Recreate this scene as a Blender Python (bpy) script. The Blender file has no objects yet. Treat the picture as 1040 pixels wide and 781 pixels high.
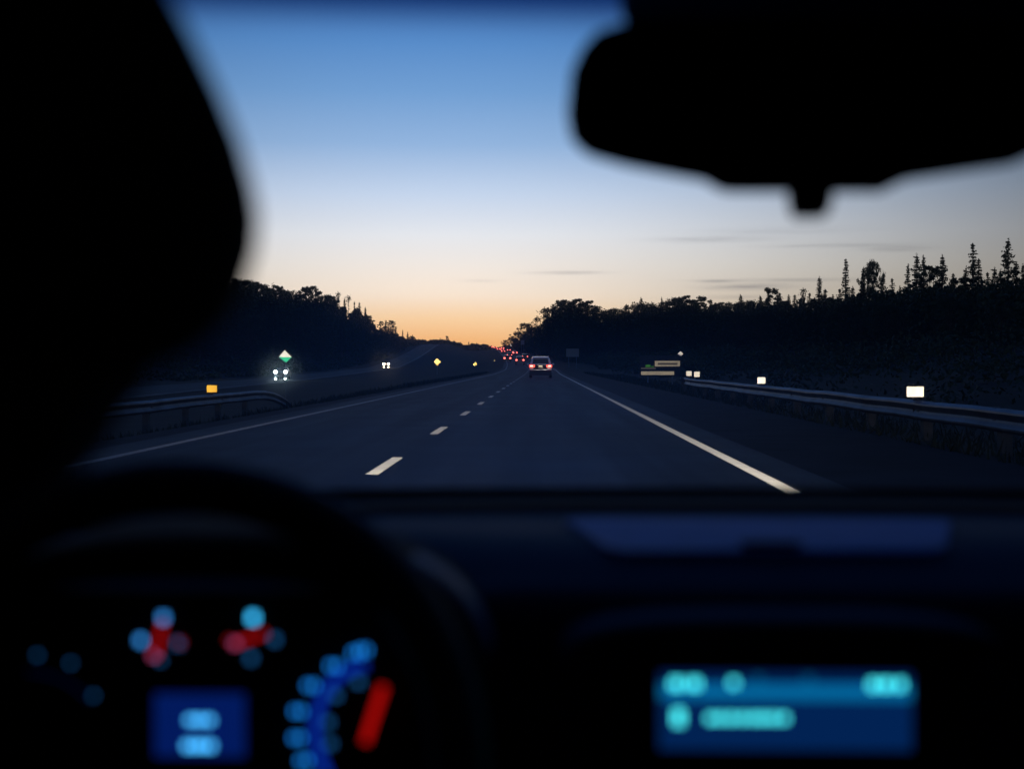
import bpy, bmesh, math, random
import numpy as np
from mathutils import Vector, Matrix

random.seed(7)
rng = np.random.default_rng(7)
R = math.radians
SC = bpy.context.scene
COL = SC.collection

# ------------------------------------------------------------------ camera
CAM_H = 1.10
FPX = 1444.0                                    # focal length in photo pixels (photo 1040 wide)
cam_d = bpy.data.cameras.new('camera')
cam = bpy.data.objects.new('camera', cam_d)
COL.objects.link(cam)
cam_d.lens = 50.0
cam_d.sensor_width = 36.0
cam_d.clip_start = 0.02
cam_d.clip_end = 20000
cam.location = (0, 0, CAM_H)
cam.rotation_euler = (R(90 - 0.813), 0, R(1.150))
cam_d.dof.use_dof = True
cam_d.dof.focus_distance = 130
cam_d.dof.aperture_fstop = 3.7
cam_d.dof.aperture_blades = 0
SC.camera = cam
CAM_M = cam.rotation_euler.to_matrix()

def at(u, v, d):
    """world point at depth d (metres ahead) along the sight line of photo position (u, v)"""
    q = CAM_M @ Vector(((u - 520) / FPX, -(v - 390.5) / FPX, -1))
    k = d / q.y
    return Vector((q.x * k, d, CAM_H + q.z * k))

# ------------------------------------------------------------------ sky, sun, exposure
SUN_AZ = R(-4.0)                                # the afterglow, just left of the road ahead
SUN_EL = R(0.6)
def lin(c):
    return tuple(((x / 255) / 12.92 if x / 255 <= .04045 else ((x / 255 + .055) / 1.055) ** 2.4) for x in c) + (1.0,)

W = bpy.data.worlds.new('World'); SC.world = W; W.use_nodes = True
nt = W.node_tree; nt.nodes.clear()
def N(t, **kw):
    n = nt.nodes.new(t)
    for k, v in kw.items(): setattr(n, k, v)
    return n
def L(a, b): nt.links.new(a, b)
def M2(op, a, b=None, c=None):
    n = N('ShaderNodeMath', operation=op)
    for i, x in enumerate((a, b, c)):
        if x is None: continue
        if isinstance(x, (int, float)): n.inputs[i].default_value = x
        else: L(x, n.inputs[i])
    return n.outputs[0]
tc = N('ShaderNodeTexCoord'); sep = N('ShaderNodeSeparateXYZ'); L(tc.outputs['Generated'], sep.inputs[0])
X, Y, Z = sep.outputs
az = M2('ARCTAN2', X, Y)                        # 0 straight ahead, positive to the right
daz = M2('ABSOLUTE', M2('SUBTRACT', az, SUN_AZ))
def ramp(stops):
    n = N('ShaderNodeValToRGB'); r = n.color_ramp; r.interpolation = 'EASE' if False else 'LINEAR'
    while len(r.elements) > 1: r.elements.remove(r.elements[-1])
    r.elements[0].position = stops[0][0]; r.elements[0].color = lin(stops[0][1])
    for p, c in stops[1:]:
        e = r.elements.new(p); e.color = lin(c)
    L(Z, n.inputs[0]); return n.outputs[0]
HIGH = [(.118, (196, 213, 237)), (.152, (146, 181, 223)), (.187, (112, 159, 212)), (.22, (85, 139, 201)),
        (.256, (70, 124, 194)), (.35, (48, 100, 176)), (.6, (33, 78, 156)), (1.0, (25, 62, 136))]
rA = ramp([(0, (250, 166, 90)), (.014, (253, 186, 116)), (.033, (254, 214, 167)), (.0485, (250, 231, 211)),
           (.069, (240, 232, 225)), (.09, (229, 232, 238))] + HIGH)
rB = ramp([(0, (206, 186, 156)), (.03, (220, 205, 182)), (.0485, (226, 214, 198)), (.069, (230, 226, 220)),
           (.09, (224, 228, 235))] + HIGH)
glow = M2('EXPONENT', M2('MULTIPLY', M2('POWER', M2('DIVIDE', daz, R(9.5)), 2.0), -1.0))
mx = N('ShaderNodeMix', data_type='RGBA'); L(glow, mx.inputs[0]); L(rB, mx.inputs[6]); L(rA, mx.inputs[7])
fall = M2('MAXIMUM', M2('EXPONENT', M2('MULTIPLY', M2('POWER', M2('DIVIDE', daz, R(22.5)), 2.0), -1.0)), 0.34)
# thin dark streaks of cloud low over the forest: long ellipses of direction broken up by noise
cn = N('ShaderNodeTexNoise'); cn.inputs['Scale'].default_value = 1.0; cn.inputs['Detail'].default_value = 5
cm = N('ShaderNodeCombineXYZ'); L(M2('MULTIPLY', az, 30.0), cm.inputs[0]); L(M2('MULTIPLY', Z, 330.0), cm.inputs[1]); L(cm.outputs[0], cn.inputs['Vector'])
cloud = None
for (a, z, wa, wz, s) in [(.021, .0640, .024, .0013, .30), (.118, .0865, .034, .0020, .28), (.146, .0535, .030, .0022, .42),
                          (.170, .0580, .050, .0013, .30), (.203, .0810, .040, .0013, .22), (.122, .0575, .012, .0012, .30),
                          (-.04, .0585, .014, .0011, .14), (.135, .0465, .03, .0015, .22), (.245, .078, .02, .0018, .3),
                          (.165, .0915, .055, .0025, .14)]:
    e = M2('ADD', M2('POWER', M2('DIVIDE', M2('SUBTRACT', az, a), wa), 2.0), M2('POWER', M2('DIVIDE', M2('SUBTRACT', Z, z), wz), 2.0))
    g = M2('MULTIPLY', M2('EXPONENT', M2('MULTIPLY', e, -1.0)), s)
    cloud = g if cloud is None else M2('ADD', cloud, g)
cloud = M2('MULTIPLY', cloud, M2('MULTIPLY', cn.outputs[0], 2.0))
cmx = N('ShaderNodeMix', data_type='RGBA'); L(M2('MINIMUM', cloud, 0.8), cmx.inputs[0]); L(mx.outputs[2], cmx.inputs[6]); cmx.inputs[7].default_value = lin((120, 124, 134))
dim = N('ShaderNodeVectorMath', operation='SCALE'); L(cmx.outputs[2], dim.inputs[0]); L(fall, dim.inputs[3])
sky = N('ShaderNodeTexSky', sky_type='NISHITA', sun_disc=False, sun_elevation=SUN_EL, sun_rotation=SUN_AZ, dust_density=1.5)
bg1 = N('ShaderNodeBackground'); L(sky.outputs[0], bg1.inputs[0]); bg1.inputs[1].default_value = 0.002
bg2 = N('ShaderNodeBackground'); L(dim.outputs[0], bg2.inputs[0]); bg2.inputs[1].default_value = 1.04
ads = N('ShaderNodeAddShader'); L(bg1.outputs[0], ads.inputs[0]); L(bg2.outputs[0], ads.inputs[1])
wo = N('ShaderNodeOutputWorld'); L(ads.outputs[0], wo.inputs[0])

sl = bpy.data.lights.new('sun', 'SUN'); sl.energy = 0.004; sl.angle = R(6); sl.color = (1, .62, .32)
so = bpy.data.objects.new('sun', sl); COL.objects.link(so)
sd = Vector((math.sin(SUN_AZ) * math.cos(SUN_EL), math.cos(SUN_AZ) * math.cos(SUN_EL), math.sin(SUN_EL)))
so.rotation_euler = (-sd).to_track_quat('-Z', 'Y').to_euler(); so.location = (0, 50, 60)

vs = SC.view_settings
vs.view_transform = 'Standard'; vs.look = 'None'; vs.exposure = 0; vs.gamma = 1; vs.use_curve_mapping = False
SC.render.engine = 'CYCLES'
SC.cycles.use_denoising = True
SC.cycles.max_bounces = 6; SC.cycles.transparent_max_bounces = 12
SC.cycles.sample_clamp_indirect = 4

# ------------------------------------------------------------------ materials
def mat(name, col=(.5, .5, .5), rough=.6, metal=0.0, spec=.5, noise=0.0, nscale=5.0, bump=0.0, coat=0.0):
    m = bpy.data.materials.new(name); m.use_nodes = True
    t = m.node_tree; b = t.nodes['Principled BSDF']
    b.inputs['Base Color'].default_value = (*col, 1); b.inputs['Roughness'].default_value = rough
    b.inputs['Metallic'].default_value = metal; b.inputs['Specular IOR Level'].default_value = spec
    b.inputs['Coat Weight'].default_value = coat
    if noise or bump:
        tcn = t.nodes.new('ShaderNodeTexCoord'); nz = t.nodes.new('ShaderNodeTexNoise')
        nz.inputs['Scale'].default_value = nscale; nz.inputs['Detail'].default_value = 6
        t.links.new(tcn.outputs['Object'], nz.inputs['Vector'])
        if noise:
            cr = t.nodes.new('ShaderNodeValToRGB')
            cr.color_ramp.elements[0].position = .3; cr.color_ramp.elements[1].position = .7
            cr.color_ramp.elements[0].color = (*[c * (1 - noise) for c in col], 1)
            cr.color_ramp.elements[1].color = (*[min(1, c * (1 + noise)) for c in col], 1)
            t.links.new(nz.outputs[0], cr.inputs[0]); t.links.new(cr.outputs[0], b.inputs['Base Color'])
        if bump:
            bp = t.nodes.new('ShaderNodeBump'); bp.inputs['Strength'].default_value = bump
            t.links.new(nz.outputs[0], bp.inputs['Height']); t.links.new(bp.outputs[0], b.inputs['Normal'])
    return m

def lamp_mat(name, col, strength):
    m = bpy.data.materials.new(name); m.use_nodes = True
    t = m.node_tree; t.nodes.remove(t.nodes['Principled BSDF'])
    e = t.nodes.new('ShaderNodeEmission'); e.inputs[0].default_value = (*col, 1); e.inputs[1].default_value = strength
    t.links.new(e.outputs[0], t.nodes['Material Output'].inputs[0])
    return m

def retro(name, col, rough, gain, wear=0.0):
    """retroreflective sheeting / glass-bead paint: a diffuse base plus a lobe that sends light back where it came from"""
    m = bpy.data.materials.new(name); m.use_nodes = True
    t = m.node_tree; b = t.nodes['Principled BSDF']
    b.inputs['Base Color'].default_value = (*col, 1); b.inputs['Roughness'].default_value = .6
    g = t.nodes.new('ShaderNodeBsdfAnisotropic'); g.distribution = 'GGX'
    g.inputs['Color'].default_value = (*[c * gain for c in col], 1); g.inputs['Roughness'].default_value = rough
    ge = t.nodes.new('ShaderNodeNewGeometry'); t.links.new(ge.outputs['Incoming'], g.inputs['Normal'])
    a = t.nodes.new('ShaderNodeMixShader'); a.inputs[0].default_value = .5
    if wear:
        tcn = t.nodes.new('ShaderNodeTexCoord'); nz = t.nodes.new('ShaderNodeTexNoise'); nz.inputs['Scale'].default_value = 3.2; nz.inputs['Detail'].default_value = 5
        t.links.new(tcn.outputs['Object'], nz.inputs['Vector'])
        mr = t.nodes.new('ShaderNodeMapRange'); mr.inputs[1].default_value = .3; mr.inputs[2].default_value = .6
        mr.inputs[3].default_value = .5 - wear * .5; mr.inputs[4].default_value = .55
        t.links.new(nz.outputs[0], mr.inputs[0]); t.links.new(mr.outputs[0], a.inputs[0])
    t.links.new(b.outputs[0], a.inputs[1]); t.links.new(g.outputs[0], a.inputs[2])
    t.links.new(a.outputs[0], t.nodes['Material Output'].inputs[0])
    return m

M = dict(
    ground=mat('ground', (.010, .013, .010), .95, spec=.1, noise=.5, nscale=.35, bump=.3),
    shoulder=mat('shoulder', (.017, .018, .021), .9, spec=.04, noise=.3, nscale=.9, bump=.1),
    white_paint=retro('white_paint', (.72, .69, .62), .30, .36, wear=.45),
    yellow_paint=retro('yellow_paint', (.42, .40, .36), .32, .14, wear=.5),
    steel=mat('galvanised_steel', (.115, .12, .135), .55, metal=.6, noise=.5, nscale=1.1),
    post=mat('weathered_post', (.075, .07, .065), .8, noise=.3, nscale=6),
    pole=mat('sign_pole', (.22, .22, .23), .5, metal=.6),
    white_reflector=retro('white_reflector', (.9, .84, .74), .15, .42, wear=.3),
    amber_reflector=retro('amber_reflector', (.9, .50, .06), .15, .55, wear=.3),
    white_sheet=retro('white_sheeting', (.9, .88, .85), .12, .55),
    cream_sheet=retro('cream_sheeting', (.75, .66, .50), .14, .28, wear=.4),
    dim_sheet=retro('faded_sheeting', (.35, .32, .27), .14, .10),
    green_sheet=retro('green_sheeting', (.03, .62, .33), .12, .55),
    dark_green=retro('dark_green_sheeting', (.05, .22, .04), .12, .25),
    navy_sheet=retro('navy_sheeting', (.01, .02, .05), .15, .1),
    far_yellow=retro('far_yellow_sheeting', (.9, .62, .20), .045, .35),
    far_sheet=retro('far_sheeting', (.9, .88, .85), .05, 1.0),
    yellow_sheet=retro('yellow_sheeting', (.9, .66, .22), .075, 1.0),
    black_border=mat('black_border', (.01, .01, .01), .7),
    leaf=mat('leaf', (.045, .06, .028), .7, spec=.15),
    needle=mat('needle', (.032, .048, .026), .75, spec=.12),
    bark=mat('bark', (.09, .07, .055), .9, spec=.1, noise=.4, nscale=4, bump=.4),
    grass=mat('grass', (.045, .052, .03), .85, spec=.1),
    plastic=mat('dash_plastic', (.006, .013, .036), .7, spec=.12, noise=.15, nscale=60, bump=.04),
    sky_sheen=mat('dash_sky_sheen', (.06, .13, .34), .6, spec=.3, noise=.15, nscale=60),  # sky reflection on the dash top, painted as a lighter blue
    gloss=mat('trim_and_sheen', (.022, .030, .085), .55, spec=.2),  # blue carries the sky sheen on the dial hood; door handles share it
    black=mat('black_trim', (.006, .006, .007), .85, spec=.06),
    leather=mat('black_leather', (.012, .012, .013), .62, spec=.25, noise=.2, nscale=80, bump=.1),
    fabric=mat('charcoal_fabric', (.018, .018, .02), .95, spec=.05, noise=.3, nscale=90, bump=.2),
    liner=mat('headliner_cloth', (.05, .05, .052), .95, spec=.05, noise=.2, nscale=70),
    paint_red=mat('dark_red_paint', (.12, .012, .012), .3, spec=.5, coat=.6),
    rubber=mat('rubber', (.015, .015, .015), .85, spec=.2),
    rim=mat('alloy', (.45, .45, .47), .35, metal=1),
    silver=mat('silver_paint', (.80, .81, .83), .30, metal=.35, coat=.8),
    lower=mat('bumper_plastic', (.05, .05, .055), .6),
    glass_dark=mat('dark_glass', (.01, .012, .016), .08, spec=.6),
    paint_dark=mat('dark_blue_paint', (.03, .035, .05), .3, coat=.5),
    paint_grey=mat('grey_paint', (.16, .16, .17), .3, coat=.5),
    tail=lamp_mat('tail_lamp', (1.0, .055, .035), 5.0),
    tail_core=lamp_mat('tail_lamp_core', (1.0, .30, .22), 7.0),
    tail_far=lamp_mat('tail_lamp_far', (1.0, .12, .09), 6.0),
    plate_lamp=lamp_mat('plate_lamp', (1, .86, .55), 1.4),
    head=lamp_mat('head_lamp', (.80, .98, 1.0), 170.0),
    head_warm=lamp_mat('head_lamp_warm', (1.0, .80, .55), 80.0),
    road_glint=lamp_mat('headlight_glint', (.72, .95, 1.0), 80.0),  # glow added for the headlights' reflections on the road
    road_glint_warm=lamp_mat('headlight_glint_warm', (1.0, .62, .34), 60.0),
    numeral=lamp_mat('lit_numeral', (.03, .22, .62), 2.9),
    speed=lamp_mat('lit_speed_numeral', (.006, .13, .46), 3.6),
    numeral_hi=lamp_mat('lit_numeral_bright', (.03, .36, .70), 4.6),
    numeral_dim=lamp_mat('lit_numeral_dim', (.012, .10, .28), 1.5),
    pink=lamp_mat('lit_warning_mark', (.36, .05, .14), 1.8),
    arc_blue=lamp_mat('lit_arc', (.002, .025, .34), 1.0),
    arc_dim=lamp_mat('lit_arc_dim', (.002, .02, .20), .12),
    needle_red=lamp_mat('lit_needle', (.62, .005, .004), .75),
    needle_dim=lamp_mat('lit_needle_small', (.42, .004, .006), .9),
    screen_blue=lamp_mat('screen_blue', (.0008, .010, .105), 1.0),
    screen_navy=lamp_mat('screen_navy', (.0006, .016, .085), 1.0),
    screen_band=lamp_mat('screen_band', (.001, .13, .33), 1.0),
    glyph_blue=lamp_mat('glyph_blue', (.06, .45, .95), 2.6),
    glyph_cyan=lamp_mat('glyph_cyan', (.055, .68, .74), 2.7),
    glyph_dim=lamp_mat('glyph_dim', (.001, .10, .25), .8),
)

def make_asphalt():
    m = mat('asphalt', (.027, .028, .031), .8, spec=.06, noise=.3, nscale=.5, bump=0)
    t = m.node_tree; b = t.nodes['Principled BSDF']; ramp_ = [n_ for n_ in t.nodes if n_.type == 'VALTORGB'][0]
    tcn = [n_ for n_ in t.nodes if n_.type == 'TEX_COORD'][0]
    sp = t.nodes.new('ShaderNodeSeparateXYZ'); t.links.new(tcn.outputs['Object'], sp.inputs[0])
    # worn wheel tracks, polished lighter: bands 1.7 m apart along the lanes, broken by long streaky noise
    w = t.nodes.new('ShaderNodeMath'); w.operation = 'MULTIPLY'; w.inputs[1].default_value = 2 * math.pi / 1.86; t.links.new(sp.outputs[0], w.inputs[0])
    sn = t.nodes.new('ShaderNodeMath'); sn.operation = 'SINE'; t.links.new(w.outputs[0], sn.inputs[0])
    mp = t.nodes.new('ShaderNodeMapping'); mp.inputs['Scale'].default_value = (1.6, .05, 1); t.links.new(tcn.outputs['Object'], mp.inputs[0])
    st_ = t.nodes.new('ShaderNodeTexNoise'); st_.inputs['Scale'].default_value = 1; st_.inputs['Detail'].default_value = 5; t.links.new(mp.outputs[0], st_.inputs['Vector'])
    gr = t.nodes.new('ShaderNodeTexNoise'); gr.inputs['Scale'].default_value = 26; gr.inputs['Detail'].default_value = 3; t.links.new(tcn.outputs['Object'], gr.inputs['Vector'])
    def mth(op, a, b_):
        q = t.nodes.new('ShaderNodeMath'); q.operation = op
        for i, x in enumerate((a, b_)):
            if isinstance(x, (int, float)): q.inputs[i].default_value = x
            else: t.links.new(x, q.inputs[i])
        return q.outputs[0]
    k = mth('ADD', mth('ADD', mth('MULTIPLY', sn.outputs[0], .17), mth('MULTIPLY', st_.outputs[0], 1.6)), mth('ADD', mth('MULTIPLY', gr.outputs[0], .8), -.2))
    vm = t.nodes.new('ShaderNodeVectorMath'); vm.operation = 'SCALE'; t.links.new(ramp_.outputs[0], vm.inputs[0]); t.links.new(k, vm.inputs[3])
    t.links.new(vm.outputs[0], b.inputs['Base Color'])
    rg = t.nodes.new('ShaderNodeMapRange'); rg.inputs[3].default_value = .82; rg.inputs[4].default_value = .62; t.links.new(st_.outputs[0], rg.inputs[0]); t.links.new(rg.outputs[0], b.inputs['Roughness'])
    bp = t.nodes.new('ShaderNodeBump'); bp.inputs['Strength'].default_value = .12; bp.inputs['Distance'].default_value = .02; t.links.new(gr.outputs[0], bp.inputs['Height']); t.links.new(bp.outputs[0], b.inputs['Normal'])
    return m
M['asphalt'] = make_asphalt()
# windscreen: clear laminated glass, faint reflection, blue shade band along its top edge
def make_glass():
    m = bpy.data.materials.new('windscreen_glass'); m.use_nodes = True
    t = m.node_tree; t.nodes.remove(t.nodes['Principled BSDF'])
    tr = t.nodes.new('ShaderNodeBsdfTransparent'); gl = t.nodes.new('ShaderNodeBsdfAnisotropic'); gl.inputs['Roughness'].default_value = .03
    tcn = t.nodes.new('ShaderNodeTexCoord'); sp = t.nodes.new('ShaderNodeSeparateXYZ'); t.links.new(tcn.outputs['Object'], sp.inputs[0])
    mr = t.nodes.new('ShaderNodeMapRange'); mr.interpolation_type = 'SMOOTHSTEP'
    mr.inputs[1].default_value = .191 + CAM_H; mr.inputs[2].default_value = .213 + CAM_H
    t.links.new(sp.outputs[2], mr.inputs[0])
    mixc = t.nodes.new('ShaderNodeMix'); mixc.data_type = 'RGBA'; t.links.new(mr.outputs[0], mixc.inputs[0])
    mixc.inputs[6].default_value = (.98, .99, .99, 1); mixc.inputs[7].default_value = (.0, .06, .20, 1)
    t.links.new(mixc.outputs[2], tr.inputs[0])
    lw = t.nodes.new('ShaderNodeFresnel'); lw.inputs[0].default_value = 1.12
    ms = t.nodes.new('ShaderNodeMixShader'); t.links.new(lw.outputs[0], ms.inputs[0])
    t.links.new(tr.outputs[0], ms.inputs[1]); t.links.new(gl.outputs[0], ms.inputs[2])
    # film of dust and smears, tinted blue and added for the veiling glare
    du = t.nodes.new('ShaderNodeBsdfTranslucent'); du.inputs[0].default_value = (.45, .74, 1.0, 1)
    mp = t.nodes.new('ShaderNodeMapping'); mp.inputs['Rotation'].default_value = (0, R(38), 0); mp.inputs['Scale'].default_value = (3, 3, 14)
    t.links.new(tcn.outputs['Object'], mp.inputs[0])
    nz = t.nodes.new('ShaderNodeTexNoise'); nz.inputs['Scale'].default_value = 1.0; nz.inputs['Detail'].default_value = 3
    t.links.new(mp.outputs[0], nz.inputs['Vector'])
    m2 = t.nodes.new('ShaderNodeMapRange'); m2.inputs[1].default_value = .3; m2.inputs[2].default_value = .75; m2.inputs[3].default_value = DUST_VEIL * .45; m2.inputs[4].default_value = DUST_VEIL * 1.7
    t.links.new(nz.outputs[0], m2.inputs[0])
    def mth(op, a, b):
        q = t.nodes.new('ShaderNodeMath'); q.operation = op
        for i, x in enumerate((a, b)):
            if isinstance(x, (int, float)): q.inputs[i].default_value = x
            else: t.links.new(x, q.inputs[i])
        return q.outputs[0]
    # densest at lower centre, shaped to lift the darks as the glare does
    patch = mth('EXPONENT', mth('MULTIPLY', mth('POWER', mth('DIVIDE', mth('SUBTRACT', sp.outputs[0], -.20), .20), 2.0), -1.0), 0.0)
    zf = t.nodes.new('ShaderNodeMapRange'); zf.interpolation_type = 'SMOOTHSTEP'
    zf.inputs[1].default_value = CAM_H + .085; zf.inputs[2].default_value = CAM_H; zf.inputs[3].default_value = .35; zf.inputs[4].default_value = 1.0
    t.links.new(sp.outputs[2], zf.inputs[0])
    fac = mth('MULTIPLY', mth('MULTIPLY', m2.outputs[0], mth('ADD', mth('MULTIPLY', patch, 1.15), .12)), zf.outputs[0])
    md_ = t.nodes.new('ShaderNodeMixShader'); t.links.new(fac, md_.inputs[0]); t.links.new(ms.outputs[0], md_.inputs[1]); t.links.new(du.outputs[0], md_.inputs[2])
    # greasy film: a small share of the light is spread a little, so lamps get a soft halo
    fr_ = t.nodes.new('ShaderNodeBsdfRefraction'); fr_.inputs['Roughness'].default_value = .34; fr_.inputs['IOR'].default_value = 1.08
    fr_.inputs['Color'].default_value = (.8, .92, 1, 1)
    gi = t.nodes.new('ShaderNodeNewGeometry'); t.links.new(gi.outputs['Incoming'], fr_.inputs['Normal'])
    mf = t.nodes.new('ShaderNodeMixShader'); mf.inputs[0].default_value = .018; t.links.new(md_.outputs[0], mf.inputs[1]); t.links.new(fr_.outputs[0], mf.inputs[2])
    t.links.new(mf.outputs[0], t.nodes['Material Output'].inputs[0])
    return m
DUST_VEIL = .085
M['windscreen'] = make_glass()
def make_side_glass():
    m = bpy.data.materials.new('tinted_side_glass'); m.use_nodes = True
    t = m.node_tree; t.nodes.remove(t.nodes['Principled BSDF'])
    tr = t.nodes.new('ShaderNodeBsdfTransparent'); tr.inputs[0].default_value = (.12, .13, .14, 1)
    t.links.new(tr.outputs[0], t.nodes['Material Output'].inputs[0])
    return m
M['tinted'] = make_side_glass()
M['mirror'] = mat('mirror_glass', (.10, .11, .12), .05, metal=1)

# ------------------------------------------------------------------ builders
def obj(name, me, m=None, parent=None, loc=None):
    if isinstance(me, bmesh.types.BMesh):
        b = me; me = bpy.data.meshes.new(name); b.to_mesh(me); b.free()
    o = bpy.data.objects.new(name, me); COL.objects.link(o)
    if m: me.materials.append(M[m] if isinstance(m, str) else m)
    if parent: o.parent = parent
    if loc is not None: o.location = loc
    return o
def tag(o, label=None, cat=None, group=None, kind=None):
    if label: o['label'] = label
    if cat: o['category'] = cat
    if group: o['group'] = group
    if kind: o['kind'] = kind
    return o
def thing(name, label, cat, loc=(0, 0, 0), rz=0, group=None):
    o = bpy.data.objects.new(name, None); COL.objects.link(o); o.empty_display_size = .2
    o.location = loc; o.rotation_euler = (0, 0, rz)
    return tag(o, label, cat, group)
def copy_tree(o, parent=None):
    c = o.copy(); COL.objects.link(c); c.parent = parent
    for ch in [x for x in SC.objects if x.parent == o]: copy_tree(ch, c)
    return c
def pyd(v, f):
    me = bpy.data.meshes.new('m'); me.from_pydata([tuple(map(float, p)) for p in v], [], f); me.update(); return me
def smooth(o, on=True):
    o.data.polygons.foreach_set('use_smooth', [on] * len(o.data.polygons)); return o
def box(b, c, s, rot=None, bev=0.0, seg=2):
    r = bmesh.ops.create_cube(b, size=1)
    vv = r['verts']; bmesh.ops.scale(b, verts=vv, vec=s)
    if bev:
        ee = list({e for v in vv for e in v.link_edges})
        rr = bmesh.ops.bevel(b, geom=ee, offset=bev, segments=seg, affect='EDGES', profile=.5)
        vv = list({v for f in rr['faces'] for v in f.verts} | {v for v in vv if v.is_valid})
    if rot is not None: bmesh.ops.rotate(b, verts=vv, cent=(0, 0, 0), matrix=rot)
    bmesh.ops.translate(b, verts=vv, vec=c)
    return vv
def boxm(c, s, rot=None, bev=0.0, seg=2):
    b = bmesh.new(); box(b, c, s, rot, bev, seg); return b
def cyl(b, p0, p1, r0, r1=None, n=12):
    p0, p1 = Vector(p0), Vector(p1); r1 = r0 if r1 is None else r1
    d = p1 - p0; q = d.to_track_quat('Z', 'Y').to_matrix().to_4x4()
    bmesh.ops.create_cone(b, cap_ends=True, segments=n, radius1=r0, radius2=r1, depth=d.length, matrix=Matrix.Translation((p0 + p1) / 2) @ q)
def cylm(*a, **k):
    b = bmesh.new(); cyl(b, *a, **k); return b
def tube(pts, r, n=10, closed=False):
    pts = [Vector(p) for p in pts]; b = bmesh.new(); rings = []; K = len(pts)
    for i, p in enumerate(pts):
        a = pts[(i - 1) % K] if closed or i else p; c = pts[(i + 1) % K] if closed or i < K - 1 else p
        q = (c - a).to_track_quat('Z', 'Y')
        rings.append([b.verts.new(p + q @ Vector((r * math.cos(t), r * math.sin(t), 0))) for t in [2 * math.pi * j / n for j in range(n)]])
    for i in range(K if closed else K - 1):
        A, B = rings[i], rings[(i + 1) % K]
        for j in range(n): b.faces.new((A[j], A[(j + 1) % n], B[(j + 1) % n], B[j]))
    if not closed: b.faces.new(rings[0][::-1]); b.faces.new(rings[-1])
    return b
def prism(outline, depth_vec):
    """solid from a planar outline (3D points) pushed along depth_vec"""
    b = bmesh.new(); dv = Vector(depth_vec)
    A = [b.verts.new(Vector(p)) for p in outline]; B = [b.verts.new(Vector(p) + dv) for p in outline]
    b.faces.new(A); b.faces.new(B[::-1])
    for i in range(len(A)):
        j = (i + 1) % len(A); b.faces.new((A[i], B[i], B[j], A[j]))
    bmesh.ops.recalc_face_normals(b, faces=b.faces[:])
    return b
def sstep(a, b, x):
    t = np.clip((np.asarray(x, float) - a) / (b - a), 0, 1); return t * t * (3 - 2 * t)

# ------------------------------------------------------------------ the lie of the land
CREST = 1200.0
def Xc(y):                                       # where our carriageway runs
    y = np.asarray(y, float); return -.00665 * np.clip(y - 200, 0, 1400) ** 1.237 - .00012 * np.clip(y - 850, 0, 700) ** 2
def Zr(y):                                       # its height: flat, then a long climb to a crest
    y = np.asarray(y, float)
    up = .00136 * np.clip(np.minimum(y, CREST) - 150, 0, None) ** 1.345
    return up - 22 * sstep(CREST - 20, CREST + 700, y)
def Xo(y):                                       # the opposite carriageway
    y = np.asarray(y, float); return np.interp(y, [-200, 0, 100, 215, 330, 470, 700, 900, 1200, 2500], [-20, -24.5, -32, -40, -45.5, -51.5, -60, -68, -84, -160])
def Zo(y):
    y = np.asarray(y, float)
    up = np.interp(y, [-200, 0, 120, 215, 330, 470, 600, 700, 800, 900, 960], [-.9, -1.0, -1.1, -1.25, -.8, .0, 3.6, 7.2, 11.0, 14.0, 14.8])
    return up - 20 * sstep(980, 1700, y)
def H(x, y):
    x = np.asarray(x, float); y = np.asarray(y, float)
    s = x - Xc(y); base = Zr(y)
    z = base - .06 + 0 * x
    z = z - .30 * sstep(5.3, 8.5, s) + .9 * sstep(11, 20, s) + 4.2 * sstep(18, 60, s) + 9 * sstep(60, 200, s) + 3.0 * sstep(300, 520, y) * sstep(10, 40, s)
    z = z - .75 * sstep(-6.4, -12, s)
    o = x - Xo(y)
    wl = sstep(-14 + 0 * s, -18 + 0 * s, s) if False else sstep(24, 8, o)
    z = z * (1 - wl) + (Zo(y) - .06) * wl
    hill = sstep(-8, -60, o) * (17 - 11 * sstep(650, 1000, y)) + 10 * sstep(-60, -220, o)
    z = z + hill
    und = .35 * np.sin(x * .11 + y * .05) * np.sin(y * .07 - x * .03)
    return z + und * sstep(12, 30, np.abs(s)) * sstep(7, 16, np.abs(o))
YS = np.concatenate([np.arange(-60, 60, 6), np.arange(60, 240, 10), np.arange(240, 1300, 20), np.arange(1300, 2000, 70), np.array([2000, 2400, 3000, 4500, 6000])])
SS = np.concatenate([[-6000, -3000, -1500, -800, -500, -350, -260], np.arange(-220, -12, 6.5), [-11, -9.5, -8, -6.5, -6.35, 0, 5.25, 5.4, 6.2, 7.2, 8.5, 10, 12], np.arange(15, 110, 7), [130, 160, 200, 280, 400, 700, 1400, 3000, 6000]])
V = []; 
for y in YS:
    xs = float(Xc(y)) + SS
    zs = H(xs, np.full_like(xs, y))
    V += [(a, y, c) for a, c in zip(xs, zs)]
n = len(SS)
F = [(i * n + j, i * n + j + 1, (i + 1) * n + j + 1, (i + 1) * n + j) for i in range(len(YS) - 1) for j in range(n - 1)]
g = smooth(obj('ground', pyd(V, F), 'ground')); tag(g, kind='structure')

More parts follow.
